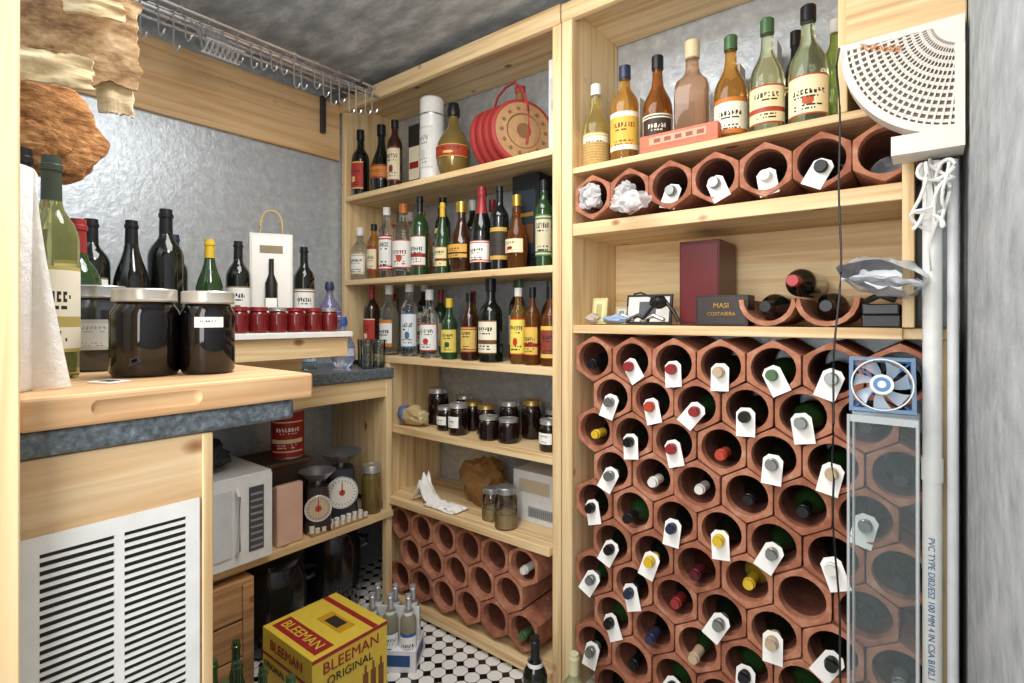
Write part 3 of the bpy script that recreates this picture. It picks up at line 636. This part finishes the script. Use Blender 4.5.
bottle('wine_bottle','bordeaux',-1.13,.178,-.0865,.355,.036,GRGLASS,CK,L('#e6e2d8','#9a8a60'),rot=75)
bottle('wine_bottle','bordeaux',-1.19,.262,-.0865-.038,.30,.034,GRGLASS,CR,L('#e6e2d8','#5a9a60'),rot=75)
TW=mottled('paper_towel',[(.3,'#eeeeec'),(.7,'#fafaf8')],60,.9,0,(1,1,1),.5)
mb=MB(); px_,py_=-.868,.104
mb.lathe([(.018,0,M('#b39a78'),2),(.045,0,TW,2),(.047,.004,TW,2),(.047,.262,TW,2),(.045,.266,TW,2),(.018,.266,TW,2),(.018,.25,TW,2)],32,Matrix.Translation((px_,py_,-.0865)),caps=False)
N=12; vs=[];fs=[]
for i in range(N):
    for j in range(N):
        u=i/(N-1); w=j/(N-1); ext=.004+.034*(1-w)**1.3
        vs.append((px_+.047*math.cos(.9)-.004+.010*math.sin(u*3)*(1-w),py_+.047*math.sin(.9)+u*ext,-.085+w*.262))
for i in range(N-1):
    for j in range(N-1): q=i*N+j; fs.append((q,q+N,q+N+1,q+1))
mb.add(vs,fs,TW); finish(mb,'paper_towel_roll')
mb=MB(); mb.box(-1.12,-.81,.053,.117,-.1245,-.0875,BLK); finish(mb,'wood_offcut_board',bevel=.003)
mb=MB(); mb.box(-.02,.02,-.015,.015,0,.0015,PAPER); mb.box(-.012,.012,-.008,.008,.0016,.002,INK); finish(mb,'paper_note',(-.87,.225,-.0865),(0,0,.4))
# ------------------------------------------------------------ hanging rail
mb=MB()
for (x,zz) in ((-1.95,1.03),(-2.00,1.03),(-2.05,1.03),(-2.10,1.03),(-1.93,.985)): mb.tube([(x,.20,zz),(x,1.485,zz)],.007,CHROME,8)
for y in [.3+.1*i for i in range(12)]: mb.tube([(-1.94,y,1.036),(-2.12,y,1.036)],.004,CHROME,6); 
for y in (.35,.7,1.1,1.45): mb.tube([(-1.95,y,1.03),(-1.93,y,.985)],.005,CHROME,6)
for i in range(26):
    y=.42+i*.041+random.uniform(-.01,.01); x=-1.93; l=random.uniform(.06,.12)
    mb.tube([(x-.012,y,.975),(x-.012,y,.99),(x,y,.998),(x+.012,y,.99),(x+.012,y,.99-l),(x+.020,y+.004,.975-l),(x+.032,y+.008,.98-l),(x+.036,y+.01,.992-l)],.0028,CHROME,6)
for k in range(7): mb.tube([(-1.92,.72+k*.016,.98),(-1.86,.72+k*.016,.92),(-1.82,.72+k*.016,.85),(-1.78,.72+k*.016,.88)],.0035,CHROME,6)
mb.tube([(-1.82,.71,.85),(-1.82,.83,.85)],.004,CHROME,6); mb.tube([(-1.78,.71,.88),(-1.78,.83,.88)],.004,CHROME,6)
mb.box(-2.225,-2.205,1.38,1.40,.86,1.03,M('#4a4c50',.4,.6)); mb.box(-2.22,-1.92,1.385,1.395,1.015,1.025,M('#6a6c70',.4,.6)); mb.box(-2.22,-1.92,.6,.61,1.015,1.025,M('#6a6c70',.4,.6))
finish(mb,'hanging_pot_rail')
mb=MB(); BK=mottled('bark',[(.3,'#5e4630'),(.42,'#8d6c4a'),(.52,'#b08f66'),(.62,'#c4a680'),(.75,'#e6d9c0')],24,.85,0,(1,1,2),.35)
CRM=mottled('bark_inner',[(.3,'#b08f60'),(.5,'#dcc69c'),(.7,'#f0e4c8')],20,.85,0,(1,1,3),.3)
def sheet(w,h,loc,rz,seed,mat,thick=.008,N=44):
    vs=[];fs=[]; T=Matrix.Translation(loc)@Matrix.Rotation(rz,4,'Z')
    for s_ in (0,1):
        for i in range(N):
            for j in range(N):
                u=i/(N-1)-.5;v=j/(N-1)-.5
                eu=1+.14*noise.noise(Vector((seed,v*5,0)))+.05*noise.noise(Vector((seed,v*16,1))) ; ev=1+.20*noise.noise(Vector((u*5,seed,4)))+.07*noise.noise(Vector((u*17,seed,5)))
                vs.append((u*w*eu,.008*noise.noise(Vector((u*2,v*3,seed)))+.03*u*u+s_*thick,v*h*ev))
    for s_ in (0,1):
        for i in range(N-1):
            for j in range(N-1):
                a=s_*N*N+i*N+j; fs.append((a,a+1,a+N+1,a+N) if s_ else (a,a+N,a+N+1,a+1))
    for i in range(N-1):
        for (a,b) in ((i*N,(i+1)*N),((i+1)*N+N-1,i*N+N-1),(i+1,i),((N-1)*N+i,(N-1)*N+i+1)): fs.append((a,b,b+N*N,a+N*N))
    mb.add(vs,fs,mat,T)
sheet(.165,.15,(-1.09,.238,.465),R_(65),1,BK); sheet(.11,.05,(-1.06,.195,.385),R_(65),2,CRM); sheet(.05,.075,(-1.08,.285,.385),R_(60),3,CRM); sheet(.08,.03,(-1.05,.25,.50),R_(62),5,CRM)
mb.tube([(-1.09,.27,.53),(-1.09,.27,.75),(-1.09,.27,CE-.004)],.0015,STEEL,5); mb.tube([(-1.09,.20,.53),(-1.09,.20,CE-.004)],.0015,STEEL,5)
for k in range(5): mb.tube([(-1.04,.20+k*.02,.62),(-1.04,.205+k*.02,.54),(-1.03,.215+k*.02,.525),(-1.02,.22+k*.02,.54)],.0018,CHROME,6)
mb.tube([(-1.04,.17,.60),(-1.04,.30,.60)],.003,CHROME,6)
finish(mb,'hanging_birch_bark')
mb=MB(); FG=mottled('fungus',[(.3,'#6f4422'),(.45,'#9c6838'),(.6,'#c48e56'),(.75,'#dcae7a')],40,.9,0,(1,1,2.5),1)
mb.blob((-1.21,.228,.325),(.025,.082,.085),FG,.25,1.6,5,3); mb.blob((-1.19,.205,.29),(.02,.045,.045),FG,.3,2,5,6)
mb.tube([(-1.21,.235,.39),(-1.21,.235,CE-.004)],.0015,STEEL,5); finish(mb,'dried_shelf_fungus')
# ------------------------------------------------------------ lower shelf items
z=-.831
mb=MB(); MW=M('#e8e8e6',.35); mb.box(-2.18,-1.80,.50,.93,.01,.305,MW); mb.box(-1.80,-1.785,.505,.925,.015,.30,MW)
mb.box(-1.785,-1.780,.53,.79,.05,.27,M('#d4d6d6',.25)); mb.box(-1.785,-1.782,.845,.895,.05,.265,M('#4a4d50',.3))
for i in range(9): mb.box(-1.782,-1.780,.850,.890,.06+i*.022,.068+i*.022,M('#8a8d90'))
mb.tube([(-1.785,.805,.05),(-1.765,.805,.07),(-1.765,.805,.25),(-1.785,.805,.27)],.006,MW)
for (x,y) in ((-2.1,.55),(-1.85,.55),(-2.1,.88),(-1.85,.88)): mb.cyl(.012,0,.012,BLACK,10,Matrix.Translation((x,y,0)))
finish(mb,'microwave_oven',(0,0,z),bevel=.010)
mb=MB(); mb.blob((0,0,.05),(.14,.13,.06),M('#2a3038',.6),.4,1.5,4,8,flatz=.001); finish(mb,'dark_cloth_bag',(-1.97,.72,z+.307))
mb=MB(); mb.box(-2.17,-1.96,.965,1.165,0,.26,M('#3d2a22',.5)); mb.box(-2.18,-1.95,.955,1.175,.26,.275,M('#5a3a28',.5)); finish(mb,'storage_box',(0,0,z),bevel=.003)
mb=MB(); RC=M('#a3221c',.35,.1); mb.lathe([(.06,0,STEEL,2),(.062,.004,STEEL,2),(.062,.01,RC,2),(.062,.18,RC,2),(.063,.185,JL,2),(.063,.20,JL,2),(.055,.20,JL,2)],28)
mb.label(.062,2,.03,.15,RC,M('#e8e0c8'),M('#e8d0a0'),half=60,seed=11); finish(mb,'red_tin_can',(-2.02,1.11,z+.276),(0,0,R_(60)))
mb=MB(); mb.box(-.005,.020,-.045,.055,0,.22,M('#e0b8a4',.4,var=.25,scale=12)); mb.box(-.040,-.010,-.04,.06,0,.205,M('#c9b49a',.5)); finish(mb,'salt_block',(-1.865,1.02,z+.001),bevel=.004)
def scale_(x,y,zz,face,body,s=1,h=.20):
    mb=MB(); mb.lathe([(.058*s,0,body,5),(.060*s,.01,body,5),(.045*s,h*.75,body,5)],24)
    T=Matrix.Translation((0,-.047*s,h*.42))@Matrix.Rotation(R_(86),4,'X')
    mb.cyl(.056*s,-.012,.014,CHROME,28,T); mb.cyl(.050*s,.014,.0155,face,28,T)
    for k in range(24):
        TT=T@Matrix.Rotation(2*math.pi*k/24,4,'Z'); mb.box(.038*s,.046*s,-.001,.001,.0155,.0162,INK,TT)
    mb.box(-.002,.002,-.005,.036*s,.0162,.018,M('#b02020'),T); mb.cyl(.012,.0155,.017,CO,16,T)
    mb.cyl(.012,h*.75,h*.86,STEEL,12); mb.lathe([(.04*s,h*.86,STEEL,2),(.08*s,h*1.0,STEEL,2),(.075*s,h*1.0,STEEL,2),(.038*s,h*.88,STEEL,2)],28)
    finish(mb,'kitchen_scale',(x,y,zz),(0,0,R_(62)),bevel=.003)
scale_(-1.95,1.305,z+.001,M('#ece8dc'),M('#33363a',.4),1.15,.27)
scale_(-1.895,1.165,z+.001,M('#cdb79a'),M('#3a2c26',.4),.9,.23)
jar('canning_jar',-1.885,1.415,z+.001,.20,.042,M('#6b5a2c',.1,coat=.6),JL,.93)
mb=MB(); mb.box(-.008,.028,-.14,.11,0,.008,M('#b98c5c'))
for j in range(9):
    mb.cyl(.010,.008,.032,M('#ece6dc',.4),12,Matrix.Translation((.002,-.125+j*.0275,0))); mb.cyl(.009,.008,.024,M('#e4dcd0',.4),12,Matrix.Translation((.0205,-.112+j*.0275,0)))
finish(mb,'tray_of_tea_lights',(-1.862,1.245,z+.001))
# ------------------------------------------------------------ floor items left
mb=MB(); CW_=wood('crate_wood',1,'#c99a68','#b3855a','#8d6540')
for k in range(3): mb.box(-1.815,-1.80,.50,.87,FL+.003+k*.122,FL+.003+k*.122+.115,CW_)
mb.box(-2.16,-1.816,.855,.87,FL+.003,FL+.36,CW_); mb.box(-2.16,-2.145,.50,.854,FL+.003,FL+.36,CW_); mb.box(-2.144,-1.816,.50,.515,FL+.003,FL+.36,CW_); mb.box(-2.144,-1.816,.516,.854,FL+.003,FL+.015,CW_)
mb.box(-1.799,-1.79,.83,.865,FL+.003,FL+.36,CW_); mb.box(-2.16,-1.80,.50,.87,FL+.362,FL+.375,CW_)
finish(mb,'wooden_crate',bevel=.002)
def crock(x,y,R,H):
    mb=MB(); C=M('#1b1d20',.15,coat=.5); mb.lathe([(R*.85,0,C,2),(R,.08*H,C,2),(R*1.02,.7*H,C,2),(R*.85,.84*H,C,2),(R*.9,.87*H,C,2),(R*.92,.91*H,C,2),(R*.5,.97*H,C,2),(R*.2,.975*H,C,2),(R*.2,H,C,2)],32)
    for s_ in (-1,1): mb.tube([(0,s_*R*.98,.6*H),(0,s_*(R+.03),.64*H),(0,s_*(R+.03),.72*H),(0,s_*R*.95,.74*H)],.009,C)
    finish(mb,'canning_kettle',(x,y,FL+.001),(0,0,R_(-28)))
crock(-1.99,1.03,.125,.37); crock(-2.05,1.33,.12,.38)
YL=M('#e0c244',.5); RD=M('#9a2024'); mb=MB(); bx0,bx1,by0,by1,bz0,bz1=-1.70,-1.41,.85,1.12,FL+.001,-1.0
mb.box(bx0,bx1,by0,by1,bz0,bz1,YL)
e=.001
mb.box(bx1,bx1+e,by0,by1,bz1-.012,bz1,RD); mb.box(bx1,bx1+e,by0,by1,bz0,bz0+.03,RD)
mb.box(bx0+.02,bx1-.02,by0+.02,by0+.085,bz1,bz1+e,RD); mb.box(bx0+.10,bx1-.06,by0+.13,by0+.19,bz1,bz1+e,M('#c8961a')); mb.box(bx0,bx1,by0+.215,by0+.235,bz1,bz1+e,RD); mb.box(bx0+.13,bx1-.09,by0+.14,by0+.18,bz1+e,bz1+2*e,INK)
mb.box(bx0,bx1,by0-e,by0,bz1-.085,bz1-.075,RD); mb.box(bx0,bx1,by0-e,by0,bz0,bz0+.06,RD)
for i in range(3): mb.box(bx1+e,bx1+2*e,by1-.035-.03*i,by1-.015-.03*i,bz0+.04,bz0+.12,M('#7a4a1a')); mb.box(bx1+e,bx1+2*e,by1-.029-.03*i,by1-.021-.03*i,bz0+.12,bz0+.145,M('#7a4a1a'))
o=finish(mb,'beer_carton',bevel=.002)
text('BLEEMAN',(bx1+.002,.985,bz1-.042),(R_(90),0,R_(90)),.048,RD,o); text('ORIGINAL',(bx1+.002,.98,bz1-.085),(R_(90),0,R_(90)),.036,INK,o)
text('BLEEMAN',((bx0+bx1)/2,by0-.002,bz1-.04),(R_(90),0,0),.045,RD,o); text('ORIGINAL DRAUGHT',((bx0+bx1)/2,by0-.002,bz1-.11),(R_(90),0,0),.028,INK,o)
text('BLEEMAN',((bx0+bx1)/2,by0+.052,bz1+.002),(0,0,0),.05,YL,o)
mb=MB(); CB=M('#e4e6ea',.5); mb.box(-.10,.10,-.066,.066,0,.075,CB); mb.box(-.098,.098,-.002,.002,.075,.20,CB); mb.box(-.08,.08,-.067,-.066,.02,.06,M('#2d4f86',.5)); mb.box(.10,.101,-.05,.05,.02,.06,M('#2d4f86',.5)); six=finish(mb,'beer_bottle_carrier',(-1.54,1.25,FL+.001),(0,0,R_(35)),bevel=.001)
for i in range(3):
    for j in range(2):
        b=finish(bottle_mb('bordeaux',.255,.029,M('#cfc9b0',.05,trans=.7,ior=1.33),M('#c9ccd4',.3,.6),L('#f0f1f3','#3a5fa0'),2,i*3+j,16,neckband=M('#e8eaee')),'bottle_%d'%(i*2+j),(-.066+.066*i,-.033+.066*j,.005),(0,0,R_(10))); b.parent=six
for i,(x,y) in enumerate([(-1.56,.64),(-1.50,.68),(-1.44,.62),(-1.42,.71),(-1.35,.66),(-1.60,.72),(-1.33,.74)]):
    bottle('wine_bottle','burgundy',x,y,FL+.001,.30,.032,GRGLASS,GRGLASS if i%2 else M('#3a5a30',.3),L('#dfe0d0','#2f5a2a'),rot=30)
bottle('wine_bottle','bordeaux',-.915,1.27,FL+.001,.31,.037,DKGLASS,CK,LW,rot=30,neckband=WHITE)
bottle('wine_bottle','bordeaux',-.80,1.30,FL+.001,.29,.037,M('#b8b88a',.05,trans=.5),M('#c9c39a'),LW,rot=30)
# ------------------------------------------------------------ lift everything so floor is z=0
for o in bpy.data.objects:
    if o.parent is None: o.location.z+=EYE
# ------------------------------------------------------------ lights, world, camera
def area(name,loc,rot,sx,sy,e,col=(1,.985,.96)):
    l=bpy.data.lights.new(name,'AREA'); l.shape='RECTANGLE'; l.size=sx; l.size_y=sy; l.energy=e; l.color=col
    o=bpy.data.objects.new(name,l); o.location=loc; o.rotation_euler=rot; bpy.context.collection.objects.link(o)
area('ceiling_light',(-.95,.75,EYE+1.07),(0,0,0),.9,.6,16)
area('door_light',(-.35,-.45,EYE+.35),(R_(82),0,R_(28)),.7,1.2,20,(1,.99,.98))
l=bpy.data.lights.new('ceiling_fill','POINT'); l.energy=13; l.shadow_soft_size=.12; l.color=(1,.98,.96); o=bpy.data.objects.new('ceiling_fill',l); o.location=(-.8,.55,EYE+.72); bpy.context.collection.objects.link(o)  # unseen point light added to brighten the ceiling, no fixture
w=bpy.data.worlds.new('w'); bpy.context.scene.world=w; w.use_nodes=True; w.node_tree.nodes['Background'].inputs[0].default_value=(.95,.97,1,1); w.node_tree.nodes['Background'].inputs[1].default_value=1.2
cam=bpy.data.cameras.new('camera'); cam.lens=530/1024*36; cam.sensor_width=36; cam.shift_y=-.023; cam.clip_start=.01
co=bpy.data.objects.new('camera',cam); co.location=(0,0,EYE); co.rotation_euler=(R_(90),0,R_(38.26)); bpy.context.collection.objects.link(co)
bpy.context.scene.camera=co
bpy.context.scene.view_settings.view_transform='Standard'
